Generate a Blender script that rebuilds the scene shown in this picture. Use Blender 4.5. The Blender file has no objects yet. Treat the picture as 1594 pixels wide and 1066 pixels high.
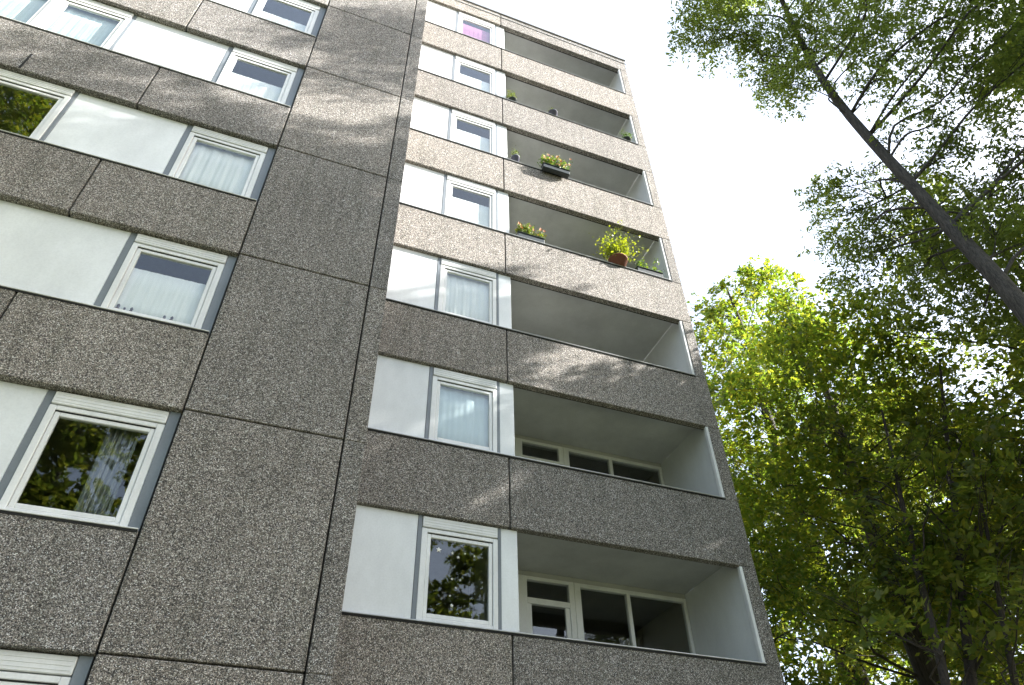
import bpy, bmesh, math, random, zlib
import numpy as np
from mathutils import Vector, Matrix
R = math.radians
random.seed(7); rng = np.random.default_rng(11)
scn = bpy.context.scene
col = scn.collection

# ------------------------------------------------------------------ camera
CAM = np.array([-3.7107, -9.0883, 1.6])
YAW, PIT, ROL = R(22.02308), R(42.08814), R(-1.46768)
FPX = 1116.78                                   # focal length in photograph pixels (1594 wide)
cy, sy, cp, sp = math.cos(YAW), math.sin(YAW), math.cos(PIT), math.sin(PIT)
FW = np.array([sy*cp, cy*cp, sp]); RT = np.array([cy, -sy, 0.0]); UP = np.cross(RT, FW)
RT, UP = RT*math.cos(ROL)+UP*math.sin(ROL), UP*math.cos(ROL)-RT*math.sin(ROL)
cd = bpy.data.cameras.new('camera'); cam = bpy.data.objects.new('camera', cd); col.objects.link(cam)
cam.matrix_world = Matrix(((RT[0], UP[0], -FW[0], CAM[0]), (RT[1], UP[1], -FW[1], CAM[1]),
                           (RT[2], UP[2], -FW[2], CAM[2]), (0, 0, 0, 1)))
cd.sensor_fit = 'HORIZONTAL'; cd.sensor_width = 36; cd.lens = 36*FPX/1594
cd.clip_start = .05; cd.clip_end = 2000
scn.camera = cam
def at(x, y, dist):                             # a point seen at a pixel, dist metres away
    d = FW+RT*(x-797)/FPX-UP*(y-533)/FPX
    return CAM+d/np.linalg.norm(d)*dist

# ------------------------------------------------------------------ sky, sun, exposure
SUN_OFF, SUN_EL = R(20), R(31)                  # grazing the facade from the right
SD = Vector((math.cos(SUN_EL)*math.cos(SUN_OFF), -math.cos(SUN_EL)*math.sin(SUN_OFF), math.sin(SUN_EL)))
w = bpy.data.worlds.new('World'); scn.world = w; w.use_nodes = True
wn = w.node_tree.nodes; bg = wn['Background']
sky = wn.new('ShaderNodeTexSky'); sky.sky_type = 'NISHITA'; sky.sun_disc = False
sky.sun_elevation = SUN_EL; sky.sun_rotation = math.atan2(SD.x, SD.y)
sky.air_density = 1.0; sky.dust_density = 4.0; sky.ozone_density = 1.0
hz = wn.new('ShaderNodeMix'); hz.data_type = 'RGBA'; hz.inputs[0].default_value = .45      # even white tone mixed in so the sky looks overexposed
hz.inputs[7].default_value = (3.0, 3.4, 4.0, 1); w.node_tree.links.new(sky.outputs[0], hz.inputs[6])
w.node_tree.links.new(hz.outputs[2], bg.inputs[0]); bg.inputs[1].default_value = .125
sl = bpy.data.lights.new('sun', 'SUN'); sl.energy = 5.0; sl.angle = R(.55); sl.color = (1, .97, .92)
so = bpy.data.objects.new('sun', sl); col.objects.link(so); so.rotation_euler = SD.to_track_quat('Z', 'Y').to_euler()
so.location = SD*60
vs = scn.view_settings; vs.view_transform = 'Standard'; vs.look = 'None'; vs.gamma = 1; vs.exposure = 2.2
vs.use_curve_mapping = False

# ------------------------------------------------------------------ materials
def new_mat(name):
    m = bpy.data.materials.new(name); m.use_nodes = True
    nt = m.node_tree; return m, nt.nodes, nt.links, nt.nodes['Principled BSDF']
def mixc(n, l, fac, a, b, mode='MIX'):
    x = n.new('ShaderNodeMix'); x.data_type = 'RGBA'; x.blend_type = mode
    for s, v in ((x.inputs[0], fac), (x.inputs[6], a), (x.inputs[7], b)):
        if hasattr(v, 'is_output'): l.new(v, s)
        else: s.default_value = v if not isinstance(v, tuple) else (*v, 1)[:4]
    return x.outputs[2]
def noise(n, l, vec, scale, detail=3, rough=.55):
    t = n.new('ShaderNodeTexNoise'); l.new(vec, t.inputs['Vector'])
    t.inputs['Scale'].default_value = scale; t.inputs['Detail'].default_value = detail
    t.inputs['Roughness'].default_value = rough; return t.outputs['Fac']
def ramp(n, l, fac, stops, interp='LINEAR'):
    r = n.new('ShaderNodeValToRGB'); r.color_ramp.interpolation = interp; l.new(fac, r.inputs[0])
    e = r.color_ramp.elements
    while len(e) < len(stops): e.new(.5)
    for x, (p, c) in zip(e, stops):
        x.position = p; x.color = (c, c, c, 1) if not isinstance(c, tuple) else (*c, 1)
    return r.outputs[0]
def pos(n): return n.new('ShaderNodeNewGeometry').outputs['Position']
def scaled(n, l, vec, s):
    m = n.new('ShaderNodeMapping'); l.new(vec, m.inputs[0]); m.inputs['Scale'].default_value = s; return m.outputs[0]

def aggregate(name, tint, dark=1.0):            # washed concrete with exposed pebbles
    m, n, l, b = new_mat(name)
    p = pos(n)
    v = n.new('ShaderNodeTexVoronoi'); l.new(p, v.inputs['Vector']); v.inputs['Scale'].default_value = 118
    v.inputs['Randomness'].default_value = 1
    sep = n.new('ShaderNodeSeparateColor'); l.new(v.outputs['Color'], sep.inputs[0])
    stone = ramp(n, l, sep.outputs[0], [(0, (.018*dark, .017*dark, .016*dark)), (.25, (.085*dark, .080*dark, .074*dark)),
                 (.5, (.20*dark, .182*dark, .160*dark)), (.76, (.33*dark, .30*dark, .262*dark)), (.90, (.52*dark, .49*dark, .45*dark)), (1, (.85*dark, .83*dark, .80*dark))])
    hue = mixc(n, l, sep.outputs[1], (1.06, .99, .92), (.96, 1.0, 1.03))
    stone = mixc(n, l, 1.0, stone, hue, 'MULTIPLY')
    edge = ramp(n, l, v.outputs['Distance'], [(.25, 1.0), (.62, .42)])
    c = mixc(n, l, .75, stone, edge, 'MULTIPLY')
    fine = noise(n, l, p, 150, 2, .6)
    c = mixc(n, l, .55, c, ramp(n, l, fine, [(.3, .45), (.7, 1.55)]), 'MULTIPLY')
    big = ramp(n, l, noise(n, l, p, .9, 4, .6), [(.3, (.91, .905, .89)), (.7, (1.08, 1.08, 1.07))])
    c = mixc(n, l, 1.0, c, big, 'MULTIPLY')
    streak = ramp(n, l, noise(n, l, scaled(n, l, p, (3.2, 3.2, .35)), 1.6, 5, .65), [(.33, (.76, .775, .74)), (.50, (.98, .98, .97)), (.72, (1.06, 1.05, 1.04))])
    c = mixc(n, l, .8, c, streak, 'MULTIPLY')
    oi = n.new('ShaderNodeObjectInfo')
    rnd = ramp(n, l, oi.outputs['Random'], [(0, (.88, .89, .90)), (1, (1.10, 1.08, 1.05))])
    c = mixc(n, l, 1.0, c, rnd, 'MULTIPLY')
    c = mixc(n, l, 1.0, c, tint, 'MULTIPLY')
    l.new(c, b.inputs['Base Color']); b.inputs['Roughness'].default_value = .92
    bp = n.new('ShaderNodeBump'); bp.inputs['Strength'].default_value = .7; bp.inputs['Distance'].default_value = .012
    inv = n.new('ShaderNodeMath'); inv.operation = 'SUBTRACT'; inv.inputs[0].default_value = 1; l.new(v.outputs['Distance'], inv.inputs[1])
    l.new(inv.outputs[0], bp.inputs['Height']); l.new(bp.outputs[0], b.inputs['Normal'])
    return m
def painted(name, c, rough=.5, dirt=.12, scale=1.3, spec=.4, metal=0):
    m, n, l, b = new_mat(name); p = pos(n)
    d = ramp(n, l, noise(n, l, scaled(n, l, p, (1, 1, .45)), scale, 6, .65), [(.32, 1-dirt), (.62, 1.0)])
    sp_ = ramp(n, l, noise(n, l, p, 40, 2), [(.3, 1-dirt*.35), (.6, 1.0)])
    x = mixc(n, l, 1.0, mixc(n, l, 1.0, c, d, 'MULTIPLY'), sp_, 'MULTIPLY')
    oi = n.new('ShaderNodeObjectInfo')
    x = mixc(n, l, 1.0, x, ramp(n, l, oi.outputs['Random'], [(0, 1-dirt*.5), (1, 1.0)]), 'MULTIPLY')
    l.new(x, b.inputs['Base Color']); b.inputs['Roughness'].default_value = rough
    b.inputs['Specular IOR Level'].default_value = spec; b.inputs['Metallic'].default_value = metal
    bp = n.new('ShaderNodeBump'); bp.inputs['Strength'].default_value = .08; bp.inputs['Distance'].default_value = .01
    l.new(noise(n, l, p, 6, 3), bp.inputs['Height']); l.new(bp.outputs[0], b.inputs['Normal'])
    return m
def glass_mat():
    m, n, l, b = new_mat('window_glass'); n.remove(b)
    out = n['Material Output']
    tr = n.new('ShaderNodeBsdfTransparent'); tr.inputs[0].default_value = (.93, .95, .94, 1)
    gl = n.new('ShaderNodeBsdfGlossy'); gl.inputs['Roughness'].default_value = .015; gl.inputs[0].default_value = (.95, .97, 1, 1)
    lw = n.new('ShaderNodeLayerWeight'); lw.inputs[0].default_value = .5      # Schlick's law, the same from both sides
    pw = n.new('ShaderNodeMath'); pw.operation = 'POWER'; l.new(lw.outputs['Facing'], pw.inputs[0]); pw.inputs[1].default_value = 4.5
    fr = n.new('ShaderNodeMath'); fr.operation = 'MULTIPLY_ADD'; l.new(pw.outputs[0], fr.inputs[0]); fr.inputs[1].default_value = .93; fr.inputs[2].default_value = .045
    bp = n.new('ShaderNodeBump'); bp.inputs['Strength'].default_value = .02; bp.inputs['Distance'].default_value = .02
    l.new(noise(n, l, pos(n), 2.2, 2), bp.inputs['Height']); l.new(bp.outputs[0], gl.inputs['Normal'])
    mx = n.new('ShaderNodeMixShader'); l.new(fr.outputs[0], mx.inputs[0]); l.new(tr.outputs[0], mx.inputs[1]); l.new(gl.outputs[0], mx.inputs[2])
    l.new(mx.outputs[0], out.inputs[0]); return m
def leaf_mat(name, a, b_, c_, trans=.5, rough=.45):
    m, n, l, b = new_mat(name); out = n['Material Output']
    g = n.new('ShaderNodeNewGeometry')
    lo = noise(n, l, g.outputs['Position'], .55, 3)
    x = mixc(n, l, ramp(n, l, lo, [(.35, 0.0), (.65, 1.0)]), a, b_)
    x = mixc(n, l, ramp(n, l, g.outputs['Random Per Island'], [(.45, 0.0), (1, 1.0)]), x, c_)
    l.new(x, b.inputs['Base Color']); b.inputs['Roughness'].default_value = rough; b.inputs['Specular IOR Level'].default_value = .3
    t = n.new('ShaderNodeBsdfTranslucent'); 
    l.new(mixc(n, l, 1.0, x, (1.75, 1.75, .65), 'MULTIPLY'), t.inputs[0])
    mx = n.new('ShaderNodeMixShader'); mx.inputs[0].default_value = trans
    l.new(b.outputs[0], mx.inputs[1]); l.new(t.outputs[0], mx.inputs[2]); l.new(mx.outputs[0], out.inputs[0]); return m
def bark_mat(name, c):
    m, n, l, b = new_mat(name); p = pos(n)
    f = noise(n, l, scaled(n, l, p, (12, 12, 2.2)), 2.8, 7, .72)
    l.new(mixc(n, l, ramp(n, l, f, [(.35, 0.0), (.65, 1.0)]), tuple(x*.35 for x in c), tuple(x*1.6 for x in c)), b.inputs['Base Color'])
    b.inputs['Roughness'].default_value = .9
    bp = n.new('ShaderNodeBump'); bp.inputs['Strength'].default_value = .8; bp.inputs['Distance'].default_value = .03
    l.new(f, bp.inputs['Height']); l.new(bp.outputs[0], b.inputs['Normal']); return m
def cloth_mat(name, c, trans=.45):
    m, n, l, b = new_mat(name); out = n['Material Output']; p = pos(n)
    x = mixc(n, l, 1.0, c, ramp(n, l, noise(n, l, scaled(n, l, p, (14, 14, 1)), 2, 3), [(.3, .93), (.7, 1.0)]), 'MULTIPLY')
    l.new(x, b.inputs['Base Color']); b.inputs['Roughness'].default_value = .9
    t = n.new('ShaderNodeBsdfTranslucent'); l.new(x, t.inputs[0])
    mx = n.new('ShaderNodeMixShader'); mx.inputs[0].default_value = trans
    l.new(b.outputs[0], mx.inputs[1]); l.new(t.outputs[0], mx.inputs[2]); l.new(mx.outputs[0], out.inputs[0]); return m
def ground_mat():
    m, n, l, b = new_mat('lawn'); p = pos(n)
    x = mixc(n, l, ramp(n, l, noise(n, l, p, .7, 5), [(.35, 0.0), (.65, 1.0)]), (.035, .06, .016), (.075, .085, .03))
    x = mixc(n, l, ramp(n, l, noise(n, l, p, 22, 4), [(.4, 0.0), (.7, 1.0)]), x, (.11, .10, .05))
    l.new(x, b.inputs['Base Color']); b.inputs['Roughness'].default_value = .95
    bp = n.new('ShaderNodeBump'); bp.inputs['Strength'].default_value = .6; l.new(noise(n, l, p, 45, 4), bp.inputs['Height']); l.new(bp.outputs[0], b.inputs['Normal'])
    return m
M = dict(
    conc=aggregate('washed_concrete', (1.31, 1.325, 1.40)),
    conc_tower_shade=aggregate('washed_concrete_shaded', (1.20, 1.215, 1.28)),  # same concrete darkened: part of the tower's shade put into the colour
    joint=painted('joint_sealant', (.02, .02, .02), .9, .3),
    core=painted('raw_concrete', (.22, .21, .20), .9, .25),
    deck=painted('balcony_screed', (.42, .41, .40), .9, .3),
    white=painted('white_infill_board', (.78, .805, .82), .42, .17),
    frame=painted('white_window_frame', (.79, .80, .80), .35, .16, 2.5),
    grey=painted('grey_cover_strip', (.20, .225, .25), .45, .2, 3),
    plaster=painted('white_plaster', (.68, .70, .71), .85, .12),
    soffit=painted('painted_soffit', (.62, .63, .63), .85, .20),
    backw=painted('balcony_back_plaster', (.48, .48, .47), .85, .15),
    metal=painted('parapet_cap_metal', (.55, .56, .57), .38, .2, 4, .5, .4),
    roofm=painted('roof_edge_metal', (.30, .30, .31), .45, .2, 4),
    glass=glass_mat(),
    room=painted('room_wall', (.30, .27, .23), .9, .1),
    lawn=ground_mat(),
    paving=painted('paving_slab', (.30, .29, .27), .9, .3, 3),
    bark=bark_mat('bark_grey', (.05, .044, .038)),
    bark2=bark_mat('bark_brown', (.034, .027, .021)),
    leaf=leaf_mat('leaf_yellow_green', (.105, .15, .028), (.06, .105, .022), (.20, .20, .034), .64),
    leafd=leaf_mat('leaf_dark_green', (.06, .092, .026), (.09, .12, .031), (.165, .168, .04), .64),
    leafl=leaf_mat('leaf_feathery_green', (.10, .135, .05), (.115, .15, .055), (.15, .18, .065), .68),
    leafp=leaf_mat('leaf_pot_plant', (.06, .12, .02), (.09, .16, .03), (.16, .22, .03), .4),
    leafy=leaf_mat('leaf_lime', (.19, .24, .02), (.24, .28, .028), (.31, .33, .038), .4),
    orange=painted('petal_orange', (.70, .25, .06), .6, .2),
    red=painted('petal_red', (.60, .06, .05), .6, .2),
    yellow=painted('petal_yellow', (.75, .55, .10), .6, .2),
    box_dark=painted('planter_dark_plastic', (.035, .045, .05), .5, .2),
    clay=painted('terracotta', (.20, .075, .045), .8, .2),
    purple=painted('planter_grey_violet', (.10, .10, .15), .6, .2),
    net=cloth_mat('net_curtain', (.90, .90, .91), .08),
    blind_and_sky=cloth_mat('pale_blue_blind_and_reflection', (.66, .75, .80), .15),  # blind cloth; also stands in for sky reflected in left panes
    pink=cloth_mat('pink_curtain', (.62, .25, .48), .35),
    drape=cloth_mat('grey_drape', (.30, .32, .33), .3),
    ornament=painted('dark_ornament', (.10, .09, .12), .6, .2),
    star=painted('paper_star', (.85, .85, .82), .7, .05),
)

# ------------------------------------------------------------------ helpers
def tag(o, label=None, cat=None, group=None, kind=None):
    for k, v in (('label', label), ('category', cat), ('group', group), ('kind', kind)):
        if v: o[k] = v
    return o
def link(name, me, mat, parent=None, loc=(0, 0, 0)):
    o = bpy.data.objects.new(name, me); col.objects.link(o); o.location = loc
    if mat is not None and not me.materials: me.materials.append(mat)
    if parent is not None: o.parent = parent
    return o
def empty(name, loc=(0, 0, 0)):
    o = bpy.data.objects.new(name, None); o.empty_display_size = .3; col.objects.link(o); o.location = loc; return o
def bm_box(bm, x0, x1, y0, y1, z0, z1, bev=0):
    r = bmesh.ops.create_cube(bm, size=1, matrix=Matrix.Translation(((x0+x1)/2, (y0+y1)/2, (z0+z1)/2)) @ Matrix.Diagonal((x1-x0, y1-y0, z1-z0, 1)))
    if bev:
        es = list({e for v in r['verts'] for e in v.link_edges})
        bmesh.ops.bevel(bm, geom=es, offset=bev, segments=1, affect='EDGES')
def to_mesh(bm, name, smooth=False):
    me = bpy.data.meshes.new(name); bm.to_mesh(me); bm.free()
    if smooth: me.polygons.foreach_set('use_smooth', [True]*len(me.polygons))
    return me
BOXC = {}
def box(name, x0, x1, y0, y1, z0, z1, mat, parent, bev=.008):
    key = (round(x1-x0, 4), round(y1-y0, 4), round(z1-z0, 4), mat.name, bev)
    if key not in BOXC:
        bm = bmesh.new(); a, b, c = (x1-x0)/2, (y1-y0)/2, (z1-z0)/2
        bm_box(bm, -a, a, -b, b, -c, c, bev); BOXC[key] = to_mesh(bm, name)
    px, py, pz = parent.matrix_basis.translation if parent else (0, 0, 0)
    return link(name, BOXC[key], mat, parent, ((x0+x1)/2-px, (y0+y1)/2-py, (z0+z1)/2-pz))
def tube_bm(bm, pts, rad, seg=8):
    pts = [Vector(p) for p in pts]; rings = []
    for i, p in enumerate(pts):
        t = (pts[min(i+1, len(pts)-1)]-pts[max(i-1, 0)]).normalized()
        u = t.cross(Vector((.31, .95, .07))).normalized(); v = t.cross(u)
        rings.append([bm.verts.new(p+(u*math.cos(2*math.pi*k/seg)+v*math.sin(2*math.pi*k/seg))*rad[i]) for k in range(seg)])
    for a, b in zip(rings, rings[1:]):
        for k in range(seg): bm.faces.new((a[k], a[(k+1) % seg], b[(k+1) % seg], b[k]))
    bm.faces.new(rings[0][::-1]); bm.faces.new(rings[-1])
def leaf_mesh(name, P, size, up=.35, wide=.5, droop=0., N=None, AX=None):
    """a folded four-sided leaf at every point of P"""
    n = len(P); L = size*np.clip(rng.lognormal(-.08, .32, (n, 1)), .4, 1.8)
    nrm = rng.normal(size=(n, 3)); nrm /= np.linalg.norm(nrm, axis=1, keepdims=True); nrm[:, 2] += up
    ax = rng.normal(size=(n, 3)); ax[:, 2] -= droop
    if N is not None: nrm = N+rng.normal(size=(n, 3))*.30; ax = AX+rng.normal(size=(n, 3))*.25
    ax -= nrm*(ax*nrm).sum(1, keepdims=True)/(nrm*nrm).sum(1, keepdims=True); ax /= np.linalg.norm(ax, axis=1, keepdims=True)
    nrm /= np.linalg.norm(nrm, axis=1, keepdims=True); sd = np.cross(ax, nrm)
    v = np.empty((n, 4, 3)); v[:, 0] = P-ax*L*.5; v[:, 2] = P+ax*L*.5
    v[:, 1] = P+sd*L*wide*.5+nrm*L*.10; v[:, 3] = P-sd*L*wide*.5+nrm*L*.10
    me = bpy.data.meshes.new(name)
    me.vertices.add(n*4); me.vertices.foreach_set('co', v.ravel())
    me.loops.add(n*4); me.loops.foreach_set('vertex_index', np.arange(n*4, dtype=np.int32))
    me.polygons.add(n); me.polygons.foreach_set('loop_start', np.arange(0, n*4, 4, dtype=np.int32))
    me.update(calc_edges=True); return me

# ------------------------------------------------------------------ ground
bm = bmesh.new(); bm_box(bm, -600, 600, -600, 600, -.5, 0)
tag(link('ground', to_mesh(bm, 'ground'), M['lawn']), kind='structure')
path = tag(empty('path', (0, 0, 0)), kind='structure')
for i in range(24):
    for j in range(2):
        box('paving_slab', -14+i*.78, -14+i*.78+.765, -3.4+j*.78, -3.4+j*.78+.765, .004, .05, M['paving'], path, .006)

# ------------------------------------------------------------------ apartment building
B = empty('apartment_building', (-3.5, 3, 0))
tag(B, 'tall apartment block clad in speckled brown-grey washed concrete with white window bands and recessed balconies', 'building')
OFF, ST = 1.35, 2.8
XL, XM, XE = -4.80, -2.62, 4.21                  # end of left window bands, right edge of the tower, outer corner
ROOF = 24.25
ZB, ZT = 5.16, 6.72                              # sill and lintel of the balcony rows
LB, LT = 5.217, 6.78                             # sill and lintel of the left rows
G = .011                                          # half a joint
TH = .13                                          # panel thickness
KR = range(-1, 7)
# core walls right behind the panels (seen only in the joints), end walls, roof, slabs, rooms
def rect_slab(name, x0, x1, y0, y1, z0, z1, m, bev=0): return box(name, x0, x1, y0, y1, z0, z1, m, B, bev)
# right section bands
def conc_row(name, xs, y, z0, z1, m=None, th=TH):
    for a, b in zip(xs, xs[1:]):
        box(name, a+G, b-G, y, y+th, z0, z1, m or M['conc'], B, .010)
XJ = -.135
bands = []
for k in KR:
    z0 = ZT+ST*(k-1) if k > -1 else 0.0
    bands.append((z0, ZB+ST*k))
bands.append((ZT+ST*6, ROOF))
for i, (z0, z1) in enumerate(bands):
    conc_row('parapet_panel', (XM-.3, XJ, XE+G), 0, z0, z1)
    box('joint_backing', XM-.2, XE-.02, TH+.002, TH+.03, z0+.02, z1-.03, M['joint'], B, 0)
    if i < len(bands)-1:                         # metal cap with a drip edge along the parapet top
        box('parapet_cap', XM+.003, 3.945, -.022, TH+.05, z1+.003, z1+.020, M['metal'], B, .004)
        box('cap_shade_strip', XM+.003, 3.945, -.008, TH+.02, z1-.028, z1+.001, M['joint'], B, 0)  # black strip standing in for the shade under the cap
    else:
        box('roof_edge', XM+.003, XE+.03, -.035, .35, z1+.004, z1+.07, M['roofm'], B, .006)
        box('roof_edge', XM+.003, XE+.02, -.018, .2, z1-.22, z1-.19, M['roofm'], B, .003)

def ring(bm, x0, x1, y0, y1, z0, z1, wl, wr, wb, wt, bev=.006):
    bm_box(bm, x0, x0+wl, y0, y1, z0, z1, bev); bm_box(bm, x1-wr, x1, y0, y1, z0, z1, bev)
    bm_box(bm, x0+wl, x1-wr, y0+.001, y1, z0, z0+wb, bev); bm_box(bm, x0+wl, x1-wr, y0+.001, y1, z1-wt, z1, bev)
WC = {}
def window(x0, x1, z0, z1, y, head=.19, wl=.085, wr=.075):
    """fixed outer frame with a roller box in its head; sash, pane and dark gap strip are its pieces"""
    W, H = x1-x0, z1-z0; key = (round(W, 3), round(H, 3), head, wl, wr)
    if key not in WC:
        bm = bmesh.new(); ring(bm, 0, W, 0, .09, 0, H-head, wl, wr, .075, .06); a = to_mesh(bm, 'window')
        bm = bmesh.new(); bm_box(bm, .004, W-.004, -.012, .10, H-head+.012, H-.012, .008)
        for q in range(3): bm_box(bm, .03, W-.03, -.017, -.010, H-head+.045+q*.042, H-head+.055+q*.042, 0)
        b = to_mesh(bm, 'roller_box')
        bm = bmesh.new(); ring(bm, wl+.004, W-wr-.004, .018, .075, .079, H-head-.072, .055, .055, .06, .055); c = to_mesh(bm, 'sash')
        bm = bmesh.new(); bm_box(bm, wl+.05, W-wr-.05, .040, .048, .13, H-head-.12); d = to_mesh(bm, 'pane')
        bm = bmesh.new(); bm_box(bm, wl, W-wr, .012, .02, H-head-.074, H-head-.058); e = to_mesh(bm, 'sash_gap_strip')  # dark strip painted in for the shade of the gap above the sash
        WC[key] = (a, b, c, d, e)
    a, b, c, d, e = WC[key]; bl = B.location
    o = link('window', a, M['frame'], B, (x0-bl.x, y-bl.y, z0-bl.z))
    link('roller_box', b, M['frame'], o); link('sash', c, M['frame'], o); link('pane', d, M['glass'], o); link('sash_gap_strip', e, M['joint'], o)
    return o
def infill(x0, x1, z0, z1, y): return box('infill_board', x0, x1, y, y+.05, z0, z1, M['white'], B, .006)
def strip(x0, x1, z0, z1, y): return box('cover_strip', x0, x1, y, y+.06, z0, z1, M['grey'], B, .004)
BD = 1.75                                         # balcony depth
for k in KR:
    b, t = ZB+ST*k+.021, ZT+ST*k-.004
    y = .075
    infill(-2.92, -1.525, b, t, y); strip(-1.523, -1.462, b, t, y-.006)
    window(-1.460, -.312, b, t, y-.01); strip(-.310, -.262, b, t, y-.006)
    infill(-.260, 0.0, b, t, y)
    # balcony recess
    fl, ce = ZT+ST*(k-1)+.38, ZT+ST*k+.21
    box('balcony_floor', .0, 3.96, TH+.032, BD-.002, fl-.14, fl, M['deck'], B, 0)
    box('balcony_ceiling', -.0, 3.96, TH+.031, BD-.002, ce, ce+.025, M['soffit'], B, 0)
    box('balcony_side_wall', -.10, -.002, y+.052, BD, fl, ce, M['plaster'], B, 0)
    box('corner_pier', 3.962, XE, .0, TH+.02, ZB+ST*k+.002, ZT+ST*k-.002, M['conc'], B, .010)
    box('balcony_side_wall', 3.962, XE-.01, TH+.022, BD, fl, ce, M['plaster'], B, 0)
    box('corner_trim', 3.905, 3.960, .012, .085, ZB+ST*k+.022, ZT+ST*k-.004, M['frame'], B, .006)
    # back wall: door with a top light, wide window
    bw = [(0.0, .62, fl, ce), (.62, 1.70, 6.84+ST*k, ce), (1.70, 3.96, 6.84+ST*k, ce), (1.70, 3.96, fl, 5.45+ST*k)]
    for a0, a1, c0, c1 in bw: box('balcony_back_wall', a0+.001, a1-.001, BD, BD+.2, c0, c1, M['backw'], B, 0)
    bl = B.location
    bm = bmesh.new(); h = 6.838-(fl-ST*k)
    ring(bm, .622, 1.698, 0, .09, 0, h, .20, .10, .10, .06); bm_box(bm, .822, 1.598, .001, .09, h-.47, h-.37, .005)
    bm_box(bm, .822, .902, .02, .07, .10, h-.47, .004); bm_box(bm, 1.518, 1.598, .02, .07, .10, h-.47, .004)
    d = link('balcony_door', to_mesh(bm, 'balcony_door'), M['frame'], B, (-bl.x, BD-.03-bl.y, fl-bl.z))
    bm = bmesh.new(); bm_box(bm, .83, 1.59, .04, .048, .11, h-.48); link('pane', to_mesh(bm, 'pane'), M['glass'], d)
    bm = bmesh.new(); bm_box(bm, .83, 1.59, .04, .048, h-.36, h-.07); link('pane', to_mesh(bm, 'pane'), M['glass'], d)
    bm = bmesh.new(); bm_box(bm, 1.54, 1.57, -.04, 0.02, .95, 1.08, .004); link('handle', to_mesh(bm, 'handle'), M['grey'], d)
    bm = bmesh.new(); ring(bm, 1.702, 3.95, 0, .09, 0, 1.388, .12, .06, .07, .07)
    bm_box(bm, 2.72, 2.79, .002, .085, .07, 1.318, .004)
    d = link('window', to_mesh(bm, 'window'), M['frame'], B, (-bl.x, BD-.03-bl.y, 5.45+ST*k-bl.z))
    for u0, u1 in ((1.82, 2.72), (2.79, 3.89)):
        bm = bmesh.new(); bm_box(bm, u0, u1, .04, .048, .07, 1.318); link('pane', to_mesh(bm, 'pane'), M['glass'], d)

# tower (plain wall between the window bands and the balconies) and left section, both further out
YF = -OFF
zj = [0.0]+[LT+.01+ST*k for k in range(-1, 7)]
zj[-1] = ROOF
for z0, z1 in zip(zj, zj[1:]):
    if z1 <= z0: continue
    box('wall_panel', XL+G, -2.895-G, YF, YF+TH, z0+G, z1-G, M['conc_tower_shade'], B, .010)
    box('edge_panel', -2.895+G, XM, YF, YF+TH, z0+.002, z1-.002, M['conc_tower_shade'], B, .008)
    box('return_panel', XM-TH, XM-.003, YF+TH+.003, -.003, z0+.004, z1-.004, M['conc_tower_shade'], B, .006)
box('joint_backing', XL-.02, -2.76, YF+TH+.002, YF+TH+.03, 0, ROOF-.05, M['joint'], B, 0)
box('roof_edge', -14.03, XM+.03, YF-.035, YF+.35, ROOF+.004, ROOF+.07, M['roofm'], B, .006)
XW = -14.0
bands = [(0.0 if k == -1 else LT+ST*(k-1), LB+ST*k) for k in KR]+[(LT+ST*6, ROOF)]
for i, (z0, z1) in enumerate(bands):
    conc_row('parapet_panel', (XW, -10.55, -7.03, XL), YF, z0, z1)
    box('joint_backing', XW+.02, XL-.03, YF+TH+.002, YF+TH+.03, z0+.02, z1-.03, M['joint'], B, 0)
    if i < len(bands)-1:
        box('sill_cap', XW, XL-.018, YF-.016, YF+TH+.05, z1+.003, z1+.018, M['frame'], B, .004)
        box('cap_shade_strip', XW, XL-.018, YF-.006, YF+TH, z1-.028, z1+.001, M['joint'], B, 0)  # shade below the sill cap, put in as a black strip
for k in KR:
    b, t = LB+ST*k+.019, LT+ST*k-.004
    y = YF+.11
    strip(-4.935, XL-.016, b, t, y-.03)
    window(-6.150, -4.938, b, t, y-.02, wl=.075, wr=.085)
    strip(-6.235, -6.153, b, t, y-.006); infill(-7.870, -6.238, b, t, y); strip(-7.925, -7.872, b, t, y-.006)
    window(-9.07, -7.928, b, t, y-.02); window(-10.215, -9.073, b, t, y-.02)
    strip(-10.27, -10.218, b, t, y-.006); infill(-12.2, -10.273, b, t, y); strip(-12.255, -12.203, b, t, y-.006)
    window(-13.4, -12.258, b, t, y-.02); infill(-13.99, -13.403, b, t, y)
box('dark_mark', -8.745, -8.715, YF-.006, YF+.02, 12.40, 12.86, M['joint'], B, 0)  # short dark upright mark on one parapet band
# body of the house behind the cladding
DEP = 11.0
box('end_wall', XE-.13, XE-.012, BD+.21, DEP, 0, ROOF-.1, M['conc'], B, 0)
box('end_wall', XW-.03, XW-.005, YF+.1, DEP, 0, ROOF-.02, M['conc'], B, 0)
box('rear_wall', XW-.03, XE-.012, DEP+.002, DEP+.2, 0, ROOF-.02, M['conc'], B, 0)
for k in range(-2, 7):
    z = ZT+ST*k+.24
    if k >= -1:
        box('floor_slab', XW, XM-.14, YF+.2, DEP, z, z+.14, M['core'], B, 0)
        box('floor_slab', XM-.135, -.103, .135, DEP, z, z+.14, M['core'], B, 0)
        box('floor_slab', -.10, XE-.17, BD+.202, DEP, z, z+.14, M['core'], B, 0)
        box('inner_wall', XW, XM-.14, 3.4, 3.5, z-2.65, z-.002, M['room'], B, 0)
        box('inner_wall', XM-.13, XE-.17, 4.4, 4.5, z-2.65, z-.002, M['room'], B, 0)
        for x in (-10.35, -7.4, -4.7, -2.755): box('partition_wall', x, x+.1, YF+.2, 3.39, z-2.65, z-.002, M['room'], B, 0)
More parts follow.
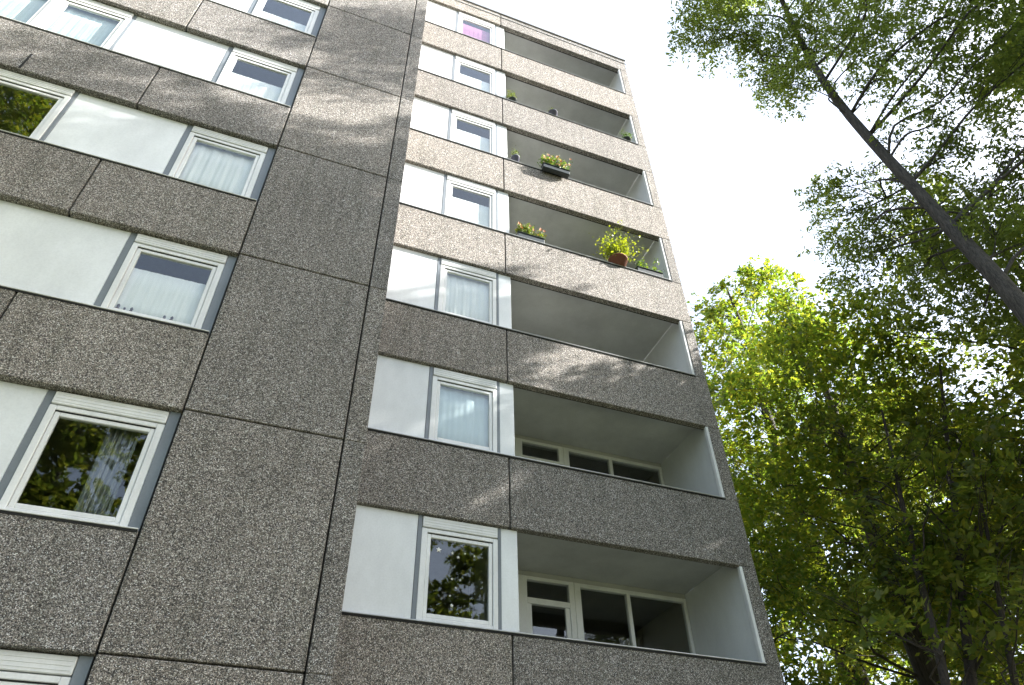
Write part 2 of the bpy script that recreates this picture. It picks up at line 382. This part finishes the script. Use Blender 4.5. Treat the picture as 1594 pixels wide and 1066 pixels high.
box('inner_lining', XE-.165, XE-.142, BD+.21, 4.39, 0, ROOF-.4, M['room'], B, 0)
box('partition_wall', -.12, -.104, BD+.21, 4.39, 0, ROOF-.4, M['room'], B, 0)
box('roof_slab', XW, XE-.02, .36, DEP, ROOF-.25, ROOF-.02, M['core'], B, 0)
box('roof_slab', XW, XM-.02, YF+.352, .355, ROOF-.25, ROOF-.02, M['core'], B, 0)

# ------------------------------------------------------------------ curtains and things behind the panes
def curtain(x0, x1, z0, z1, y, mat, label, folds=7, amp=.0025, group=None):
    n = 90; bm = bmesh.new(); W = x1-x0; H = z1-z0; ph = random.random()*6
    g = []
    for i in range(n+1):
        u = i/n; yy = amp*math.sin(u*folds*6.283+ph)+amp*.5*math.sin(u*folds*2.3*6.283+1.3*ph)
        g.append([bm.verts.new((u*W, yy*(1-.35*j/3), H*j/3)) for j in range(4)])
    for a, c in zip(g, g[1:]):
        for j in range(3): bm.faces.new((a[j], c[j], c[j+1], a[j+1]))
    o = link('curtain', to_mesh(bm, 'curtain', True), mat, None, (x0, y, z0))
    sm = o.modifiers.new('thickness', 'SOLIDIFY'); sm.thickness = .003
    return tag(o, label, 'curtain', group)
def rz(k): return ZB+ST*k
RY, LY = .170, YF+.205
RW = 'window beside the balconies'
curtain(-1.36, -.42, rz(6)+.06, rz(6)+1.12, RY, M['pink'], 'pink curtain covering the lower part of the topmost window beside the balconies')
for k, h, nm in ((5, .86, 'second highest'), (4, .90, 'third highest'), (3, .96, 'fourth highest')):
    curtain(-1.36, -.42, rz(k)+.06, rz(k)+h, RY, M['net'], f'white half-height net curtain in the {nm} {RW}')
curtain(-1.36, -.42, rz(2)+.04, rz(2)+1.30, RY, M['net'], f'white curtain filling the fifth highest {RW}', 5, .008)
curtain(-1.36, -.42, rz(1)+.04, rz(1)+1.26, RY, M['blind_and_sky'], f'pale blue blind filling the second lowest visible {RW}', 4, .006)
LWn = 'right-hand window of the left facade'
def lz(k): return LB+ST*k
curtain(-5.52, -5.18, lz(0)-.2, lz(0)+1.32, LY+.05, M['drape'], f'gathered grey drape hanging in the lowest fully visible {LWn}', 6, .04)
curtain(-6.06, -5.03, lz(1)+.06, lz(1)+1.00, LY, M['net'], f'white half-height curtain with small ornaments before it, second lowest {LWn}')
curtain(-6.06, -5.03, lz(2)+.04, lz(2)+1.30, LY, M['net'], f'white curtain filling the third lowest {LWn}', 5, .01)
curtain(-6.06, -5.03, lz(3)+.06, lz(3)+.86, LY, M['net'], f'white half-height curtain in the fourth lowest {LWn}')
curtain(-6.06, -5.03, lz(4)+.06, lz(4)+.72, LY, M['net'], f'white half-height curtain in the topmost visible {LWn}')
for k, nm in ((3, 'fourth lowest'), (4, 'topmost visible')):
    for x, side in ((-8.98, 'middle'), (-10.12, 'far left')):  # pale sheets added in place of sky mirrored in these panes
        curtain(x, x+.98, lz(k)+.04, lz(k)+1.30, LY, M['blind_and_sky'], f'pale blue sheet standing in for reflected sky, {side} window of the {nm} left row')
# small ornaments on the window sill, paper stars in the lowest balcony-side window
for i, (x, s) in enumerate(((-5.98, .05), (-5.90, .035), (-5.82, .045), (-5.42, .04), (-5.33, .045))):
    bm = bmesh.new(); prof = [(0, .9), (.25, 1), (.5, .55), (.75, .8), (1, .25)]
    tube_bm(bm, [(0, 0, p*s*2.2) for p, _ in prof], [q*s*.55 for _, q in prof], 10)
    o = link('ornament', to_mesh(bm, 'ornament', True), M['ornament'], None, (x, LY-.055, lz(1)+.155))
    tag(o, f'small dark ornament on a window sill before a white curtain, number {i+1} from the left'.replace('number 1 from', 'first from').replace('number 2 from', 'second from').replace('number 3 from', 'third from').replace('number 4 from', 'fourth from').replace('number 5 from', 'fifth from'), 'ornament', 'ornaments on the sill of one left window')
def star(x, z, r, label):
    bm = bmesh.new(); ring_ = []
    for i in range(10):
        a = i*math.pi/5+math.pi/2; q = r if i % 2 == 0 else r*.45
        ring_.append(bm.verts.new((q*math.cos(a), 0, q*math.sin(a))))
    f = bm.verts.new((0, -.012, 0)); g = bm.verts.new((0, .012, 0))
    for i in range(10):
        bm.faces.new((ring_[i], ring_[(i+1) % 10], f)); bm.faces.new((ring_[(i+1) % 10], ring_[i], g))
    o = link('paper_star', to_mesh(bm, 'paper_star'), M['star'], None, (x, RY-.07, z))
    tag(o, label, 'ornament', 'paper stars hung in the lowest window beside the balconies')
top = 'upper row in the lowest window beside the balconies'
for i, (x, z, r, nm) in enumerate(((-1.19, 6.24, .045, 'largest and leftmost star of the '), (-.99, 6.22, .026, 'second star of the '), (-.90, 6.17, .028, 'third star of the '), (-.80, 6.24, .020, 'fourth star of the '), (-.66, 6.22, .022, 'rightmost star of the '))):
    star(x, z, r, nm+top)
for x, z, r, nm in ((-.98, 5.84, .024, 'upper left'), (-.86, 5.84, .022, 'upper right'), (-.92, 5.72, .02, 'central'), (-1.0, 5.60, .02, 'lower left'), (-.97, 5.47, .03, 'lowest')):
    star(x, z, r, f'{nm} star of the lower cluster in the lowest window beside the balconies')

# ------------------------------------------------------------------ balcony plants
def planter(name, label, x, k, w, boxmat, hang, leaves, lr, lh, leafmat, size, flowers=(), pot=False, y=.03, group='plants on the balcony parapets'):
    z = ZB+ST*k+.021
    t = tag(empty(name, (x, y, z)), label, 'planter', group)
    bm = bmesh.new()
    if pot:
        pr = [(0, .72), (.85, 1.0), (.86, 1.08), (1.0, 1.08), (1.0, .9), (.8, .88)]; h = hang
        tube_bm(bm, [(0, .02, p*h) for p, _ in pr], [q*w*.5 for _, q in pr], 16); lz0 = h*.85; dy = .02
        p = link('pot', to_mesh(bm, 'pot', True), boxmat, t)
    else:
        dz, dy = -hang, (-.14 if hang > .1 else .03)
        bm_box(bm, -w/2, w/2, dy-.07, dy+.06, dz, dz+.14, .012)
        for s in ((-.35, .35) if hang > .1 else ()): bm_box(bm, w*s-.012, w*s+.012, dy+.07, .06, dz+.10, dz+.115, 0)
        bm_box(bm, -w/2-.01, w/2+.01, dy-.09, dy+.08, dz+.141, dz+.155, .004)
        p = link('planter_box', to_mesh(bm, 'planter_box'), boxmat, t); lz0 = dz+.14
    # stems and leaves
    leaves = int(leaves*1.5); ns = max(5, leaves//28); P = []; bm = bmesh.new()
    for i in range(ns):
        bx_ = random.uniform(-.45, .45)*w if not pot else random.uniform(-.3, .3)*w
        a = Vector((bx_, dy+random.uniform(-.05, .05), lz0)); tip = a+Vector((random.gauss(0, lr*.5), random.gauss(-.02, lr*.45), lh*random.uniform(.45, 1.1)))
        mid = (a+tip)/2+Vector((0, 0, lh*.1)); tube_bm(bm, [a, mid, tip], [.006, .005, .003], 5)
        for j in range(28):
            u = random.uniform(.15, 1); q = a*(1-u)**2+mid*2*u*(1-u)+tip*u*u
            P.append(q+Vector((random.gauss(0, lr*.22), random.gauss(0, lr*.2), random.gauss(0, lh*.12))))
    link('stems', to_mesh(bm, 'stems'), M['leafp'], t)
    o = link('foliage', leaf_mesh('foliage', np.array(P), size*.72, .6), leafmat, t); o['kind'] = 'stuff'
    for fm, cnt in flowers:
        for _ in range(cnt):
            q = random.choice(P); bm = bmesh.new()
            for a in range(6):
                c, s = math.cos(a*1.047), math.sin(a*1.047); r_ = random.uniform(.020, .032)
                v = [bm.verts.new(p_) for p_ in ((0, 0, 0), (r_*(c-.35*s), -.012, r_*(s+.35*c)), (r_*1.25*c, -.02, r_*1.25*s), (r_*(c+.35*s), -.012, r_*(s-.35*c)))]
                bm.faces.new(v)
            link('flower', to_mesh(bm, 'flower'), M[fm], t, (q.x, q.y-.05, q.z+.03))
    return t
planter('flower_box', 'long dark planter box with yellow, red and pale flowers hung outside the fifth balcony', 1.18, 4, .70, M['box_dark'], .105, 520, .18, .44, M['leafp'], .075, (('yellow', 30), ('orange', 9), ('red', 7)))
planter('potted_plant', 'dark pot with thin upright plant at the left end of the fifth balcony', .20, 4, .20, M['purple'], .24, 130, .12, .42, M['leafd'], .06, pot=True)
planter('flower_box', 'dark planter box with dense green plant and orange flowers on the fourth balcony', .48, 3, .62, M['box_dark'], 0, 460, .16, .32, M['leafd'], .075, (('orange', 16),))
planter('potted_plant', 'big bushy lime-green plant in a reddish brown pot on the fourth balcony', 2.62, 3, .42, M['clay'], .24, 1300, .42, .66, M['leafy'], .08, pot=True)
planter('flower_box', 'low dark planter with sparse green plant at the right end of the fourth balcony', 3.40, 3, .66, M['box_dark'], 0, 240, .14, .26, M['leafp'], .07)
planter('potted_plant', 'small dark plant at the left end of the sixth balcony', .18, 5, .22, M['box_dark'], .14, 220, .16, .36, M['leafd'], .06, pot=True)
planter('potted_plant', 'little grey pot with stubby plant on the middle of the sixth balcony', 1.36, 5, .26, M['purple'], .18, 60, .10, .12, M['leafd'], .05, pot=True)
planter('potted_plant', 'small green plant at the right end of the sixth balcony', 3.62, 5, .24, M['box_dark'], .12, 220, .15, .26, M['leafp'], .06, pot=True)

# ------------------------------------------------------------------ trees
def reseed(text):                                 # every tree has its own randomness
    global rng
    q = zlib.crc32(text.encode()); random.seed(q); rng = np.random.default_rng(q)
def along(pts, rad, u):
    u = max(0, min(.9999, u))*(len(pts)-1); i = int(u); f = u-i
    return Vector(pts[i]).lerp(Vector(pts[i+1]), f), rad[i]*(1-f)+rad[i+1]*f
def smooth_path(pts, rad, m=5):
    P, Q = [], []
    n = len(pts)
    for i in range(n-1):
        p0, p1, p2, p3 = (Vector(pts[max(0, min(n-1, i+d))]) for d in (-1, 0, 1, 2))
        for j in range(m):
            t = j/m
            P.append(.5*((2*p1)+(p2-p0)*t+(2*p0-5*p1+4*p2-p3)*t*t+(3*p1-p0-3*p2+p3)*t**3)); Q.append(rad[i]*(1-t)+rad[i+1]*t)
    P.append(Vector(pts[-1])); Q.append(rad[-1]); return P, Q
def tree(name, label, trunk, rad, clumps, leafmat, barkmat, size, dens, droop=0., wide=.5, sub=.30, group='trees right of the building', cat='tree'):
    """trunk polyline, leaf clumps (centre, radius, density factor): a limb reaches every clump"""
    reseed(label); base = Vector(trunk[0]); t = tag(empty(name, base), label, cat, group)
    P, Q = smooth_path(trunk, rad)
    bm = bmesh.new(); tube_bm(bm, [p-base for p in P], Q, 12); link('trunk', to_mesh(bm, 'trunk', True), barkmat, t)
    pts, nrms, axs = [], [], []
    for c, r, f in clumps:
        c = Vector(c)
        # limb leaves the trunk somewhat below the clump
        zt = c.z-.45*((c.x-base.x)**2+(c.y-base.y)**2)**.5-.3
        best = min(range(len(P)), key=lambda i: abs(P[i].z-zt)+.3*(P[i]-c).length)
        best = min(max(best, int(len(P)*.28)), len(P)-1)
        s, sr = P[best], Q[best]
        L = (c-s).length; r0 = min(sr*.4, .006+.0048*L+.008*r)
        g_ = lambda q: Vector((random.gauss(0, q)*L, random.gauss(0, q)*L, random.gauss(.03, q*.7)*L))
        m0, mid, m3 = s.lerp(c, .25)+g_(.05), s.lerp(c, .5)+g_(.08), s.lerp(c, .76)+g_(.06)
        bm = bmesh.new(); bp, bq = smooth_path([s, m0, mid, m3, c], [r0, r0*.8, r0*.6, r0*.42, r0*.25], 3); tube_bm(bm, [p-base for p in bp], bq, 7)
        nt = 6
        for i in range(nt):
            d = Vector(rng.normal(size=3)); d.z = abs(d.z)*.4-.15*droop; d.normalize(); s2 = along(bp, bq, random.uniform(.45, 1))[0]; e = c+d*r*.9
            m2 = s2.lerp(e, .5)+Vector((0, 0, .08*r)); tube_bm(bm, [p-base for p in (s2, m2, e)], [max(.006, r0*.3), max(.005, r0*.2), .003], 5)
        link('branch', to_mesh(bm, 'branch', True), barkmat, t)
        n = int(dens*f*r**2.2)
        # leaves sit in flat sprays on both sides of thin twigs
        ms = max(5, int(n/24)); n = ms*24
        d = rng.normal(size=(ms, 3)); d /= np.linalg.norm(d, axis=1, keepdims=True)
        cen = np.array(c)+d*(rng.uniform(.05, 1, (ms, 1))**.5)*np.array((1, 1, .75))*r
        td = d*np.array((1, 1, .35))+rng.normal(size=(ms, 3))*.45; td[:, 2] -= .25+droop*.7; td /= np.linalg.norm(td, axis=1, keepdims=True)
        nn = rng.normal(size=(ms, 3))*.42+np.array((0, 0, 1.0)); nn -= td*(nn*td).sum(1, keepdims=True); nn /= np.linalg.norm(nn, axis=1, keepdims=True)
        ss = np.cross(td, nn); Ls = sub*rng.uniform(1.3, 2.9, (ms, 1))
        td, nn, ss, Ls, cen = (np.repeat(q, 24, axis=0) for q in (td, nn, ss, Ls, cen))
        u = rng.uniform(-.5, .5, (n, 1)); sgn = rng.choice((-1., 1.), (n, 1)); wd = sub*rng.uniform(.1, .55, (n, 1))*(1.1-np.abs(u))
        pts.append(cen+td*u*Ls+ss*sgn*wd+nn*rng.normal(size=(n, 1))*.05-np.array((0, 0, 1.))*(u+.5)**2*Ls*.25)
        nrms.append(nn); axs.append(td*.7+ss*sgn)
    A = np.concatenate(pts)-np.array(base)
    o = link('crown', leaf_mesh('crown', A, size, .35, wide, droop, np.concatenate(nrms), np.concatenate(axs)), leafmat, t); o['kind'] = 'stuff'
    return t
def wood(name, label, x, y, h, cr, c0, leafmat, n, dens, size=.13, lean=(0, 0), bark='bark2', **kw):
    """ordinary round-headed tree: height h, crown radius cr, crown starting at height c0"""
    reseed(label+' form'); tp = Vector((x+lean[0], y+lean[1], h*.93)); tr = []
    for i in range(7):
        u = i/6; p = Vector((x, y, 0)).lerp(tp, u); tr.append((p.x+random.gauss(0, .10)*(0 < u), p.y+random.gauss(0, .10)*(0 < u), p.z))
    r0 = .016*h; rad = [r0*1.25, r0, r0*.86, r0*.68, r0*.48, r0*.28, .02]
    cl = []; zc = (c0+h)/2; hz = (h-c0)/2
    tries = 0
    while len(cl) < n and tries < 4000:
        tries += 1
        v = Vector(rng.normal(size=3)).normalized()*random.uniform(.35, 1)**.6
        taper = 1-.35*max(0, v.z)
        c = Vector((x+lean[0]*.6+v.x*cr*taper, y+lean[1]*.6+v.y*cr*taper, zc+v.z*hz*.92)); r = random.uniform(.75, 1.35)*cr*.30
        if all((c-q[0]).length > .55*(r+q[1]) for q in cl): cl.append((c, r, random.uniform(.75, 1.2)))
    return tree(name, label, tr, rad, cl, leafmat, M[bark], size, dens, **kw)

# tall slender tree in front of the right end of the house, its crown overhead
tr = [(4.35, -5.95, 0), (4.5, -5.75, 4.0), at(1594, 482, 11.0), at(1450, 322, 13.0), at(1300, 152, 16.0), at(1235, 40, 18.4), at(1195, -60, 20.4), at(1180, -130, 22.0)]
rd = [.22, .155, .118, .096, .078, .060, .042, .025]
px_cl = [(1085, 45, 44, 17.5), (1140, 55, 52, 17.2), (1200, 70, 55, 17.4), (1235, 125, 48, 16.6), (1195, 135, 36, 17.0), (1275, 60, 62, 18.6), (1345, 40, 66, 17.2),
         (1425, 45, 72, 16.6), (1505, 45, 74, 15.8), (1575, 45, 70, 15.2), (1365, 120, 56, 16.4), (1450, 130, 66, 15.8), (1540, 140, 66, 14.8), (1405, 195, 40, 15.2), (1500, 215, 62, 14.6),
         (1575, 250, 58, 13.6), (1455, 255, 36, 14.6), (1335, 330, 40, 14.5), (1300, 290, 34, 14.9), (1385, 360, 52, 14.0), (1345, 385, 34, 14.4), (1290, 340, 26, 15.2), (1430, 330, 30, 14.6), (1480, 320, 40, 15.2), (1530, 480, 50, 13.8), (1270, 310, 30, 15.6), (1300, 375, 40, 15.4), (1400, 290, 34, 15.4), (1360, 270, 26, 15.6), (1440, 385, 46, 15.0), (1500, 350, 46, 15.2), (1560, 300, 46, 14.6), (1340, 430, 44, 15.2), (1410, 450, 46, 15.0), (1560, 350, 58, 13.2), (1520, 420, 52, 13.5), (1460, 420, 48, 13.8), (1600, 470, 60, 12.6),
         (1110, -40, 60, 18.5), (1200, -60, 70, 19.5), (1300, -60, 80, 19.2), (1420, -70, 90, 18.0), (1550, -80, 90, 17.0), (1680, 40, 90, 15.0), (1690, 180, 80, 14.2), (1690, 320, 80, 13.0),
         (1250, -170, 90, 20.5), (1400, -190, 90, 19.5), (1560, -220, 100, 18.0), (1700, -120, 100, 16.5), (1800, 60, 90, 14.5), (1130, -150, 60, 20.5), (1680, 450, 70, 12.4), (1820, 260, 80, 13.5)]
cl = []
for i, (x, y, r, d) in enumerate(px_cl):
    d += random.uniform(-.8, .8); sparse = .9 if x < 1300 and y < 160 else .7 if y < 0 else .75 if y > 270 else .5
    cl.append((at(x, y, d), r*d/FPX*1.05, sparse))
for q in ((4.4, -4.2, 20.6), (5.0, -4.0, 21.8), (4.6, -4.3, 23.0), (5.3, -4.3, 24.0), (4.0, -4.2, 22.0)): cl.append((q, .85, 1.0))  # unseen clumps added above the crown to shade the tower wall
tree('slender_tree', 'tall slender tree with bare grey trunk leaning across the upper right and feathery leaves overhead', tr, rd, cl, M['leafl'], M['bark'], .076, 4300, droop=.5, wide=.42, sub=.18)

wood('leafy_tree', 'sunlit yellow-green tree nearest the corner of the building, its top catching the light', 8.3, .9, 16.2, 3.4, 3.2, M['leaf'], 44, 1250, .12)
wood('leafy_tree', 'low dense bush-like tree close against the end wall of the building', 6.9, 3.4, 11.2, 2.2, 1.2, M['leaf'], 22, 1150, .12)
wood('leafy_tree', 'dark green tree with several dark stems at the lower right', 10.9, -3.2, 17.6, 3.4, 3.5, M['leafd'], 38, 1000, .13)
wood('leafy_tree', 'dark tree between the yellow-green tree and the right edge, further back', 11.8, 2.6, 16.0, 3.2, 2.2, M['leafd'], 34, 1000, .14)
wood('leafy_tree', 'pale green tall tree rising just behind the building corner', 12.4, 6.6, 25.0, 3.9, 5, M['leaf'], 50, 640, .16)
wood('leafy_tree', 'far green tree filling the gaps at the bottom right', 16.5, 5.5, 17, 4.0, 1.5, M['leafd'], 34, 800, .16)
wood('leafy_tree', 'dark tree at the right edge below the slender trunk', 14.5, -4.2, 18.5, 3.8, 3.0, M['leafd'], 34, 950, .14)
wood('leafy_tree', 'yellow-green tree glimpsed behind the dark stems at the bottom right', 14.0, 11.5, 17, 4.0, 1.5, M['leaf'], 30, 700, .18)
wood('leafy_tree', 'big tree off to the left whose green crown mirrors in a left window', -13.0, -8.0, 22, 4.4, 6.0, M['leaf'], 40, 1200, .14, group='trees around the lawn')
wood('leafy_tree', 'tree behind the viewpoint mirrored in the lowest windows', 4.6, -14.5, 16, 4.0, 3.5, M['leafd'], 30, 520, .22, group='trees around the lawn')
wood('leafy_tree', 'tree behind and left of the viewpoint mirrored in the lower left window', -9.5, -15.5, 19, 4.2, 3.5, M['leafd'], 30, 520, .22, group='trees around the lawn')
wood('leafy_tree', 'tall tree standing right of the slender trunk that shades the lower facade', 12.2, -7.9, 24.5, 3.8, 5.0, M['leafd'], 46, 1050, .19, group='trees around the lawn')  # unseen tree, placed to shade the lower tower and left facade
wood('leafy_tree', 'very tall tree far right of the slender trunk, beyond the picture edge', 15.6, -8.4, 26.5, 3.9, 8.0, M['leafd'], 46, 1000, .19, group='trees around the lawn')  # unseen, added to keep the middle of the tower wall in shade
def stems(label, low, high, r0, n, cr):
    reseed(label+' form')
    p, q = Vector(at(*low)), Vector(at(*high)); g = p+(p-q)*(p.z/(q.z-p.z)); tr = []
    for i in range(9):
        u = i/8; v = g.lerp(q, u); w_ = .05*math.sin(3.1*u+n)*u
        tr.append((v.x+w_+random.gauss(0, .015)*u, v.y+w_*.6+random.gauss(0, .015)*u, v.z))
    rad = [r0*(1.15-.9*i/8) for i in range(9)]; cl = []
    for i in range(n):
        v = Vector(rng.normal(size=3)).normalized(); m = g.lerp(q, random.uniform(.5, 1.05)); rr = random.uniform(.55, .85)
        cl.append((m+Vector((v.x*cr, v.y*cr, v.z*.5)), rr, .8))
    tree('young_tree', label, tr, rad, cl, M['leafd'], M['bark2'], .13, 700, sub=.24, group='thin young trees at the lower right')
stems('young tree with thin dark stem slanting up from the bottom edge, leftmost of three', (1470, 1066, 12.2), (1372, 640, 16.0), .085, 13, 1.3)
stems('young tree with straight thin dark stem rising in the middle of three', (1512, 1066, 13.0), (1462, 560, 17.6), .095, 13, 1.3)
stems('young tree with very thin stem next to the right edge, rightmost of three', (1580, 1066, 12.4), (1512, 700, 15.2), .07, 12, 1.2)
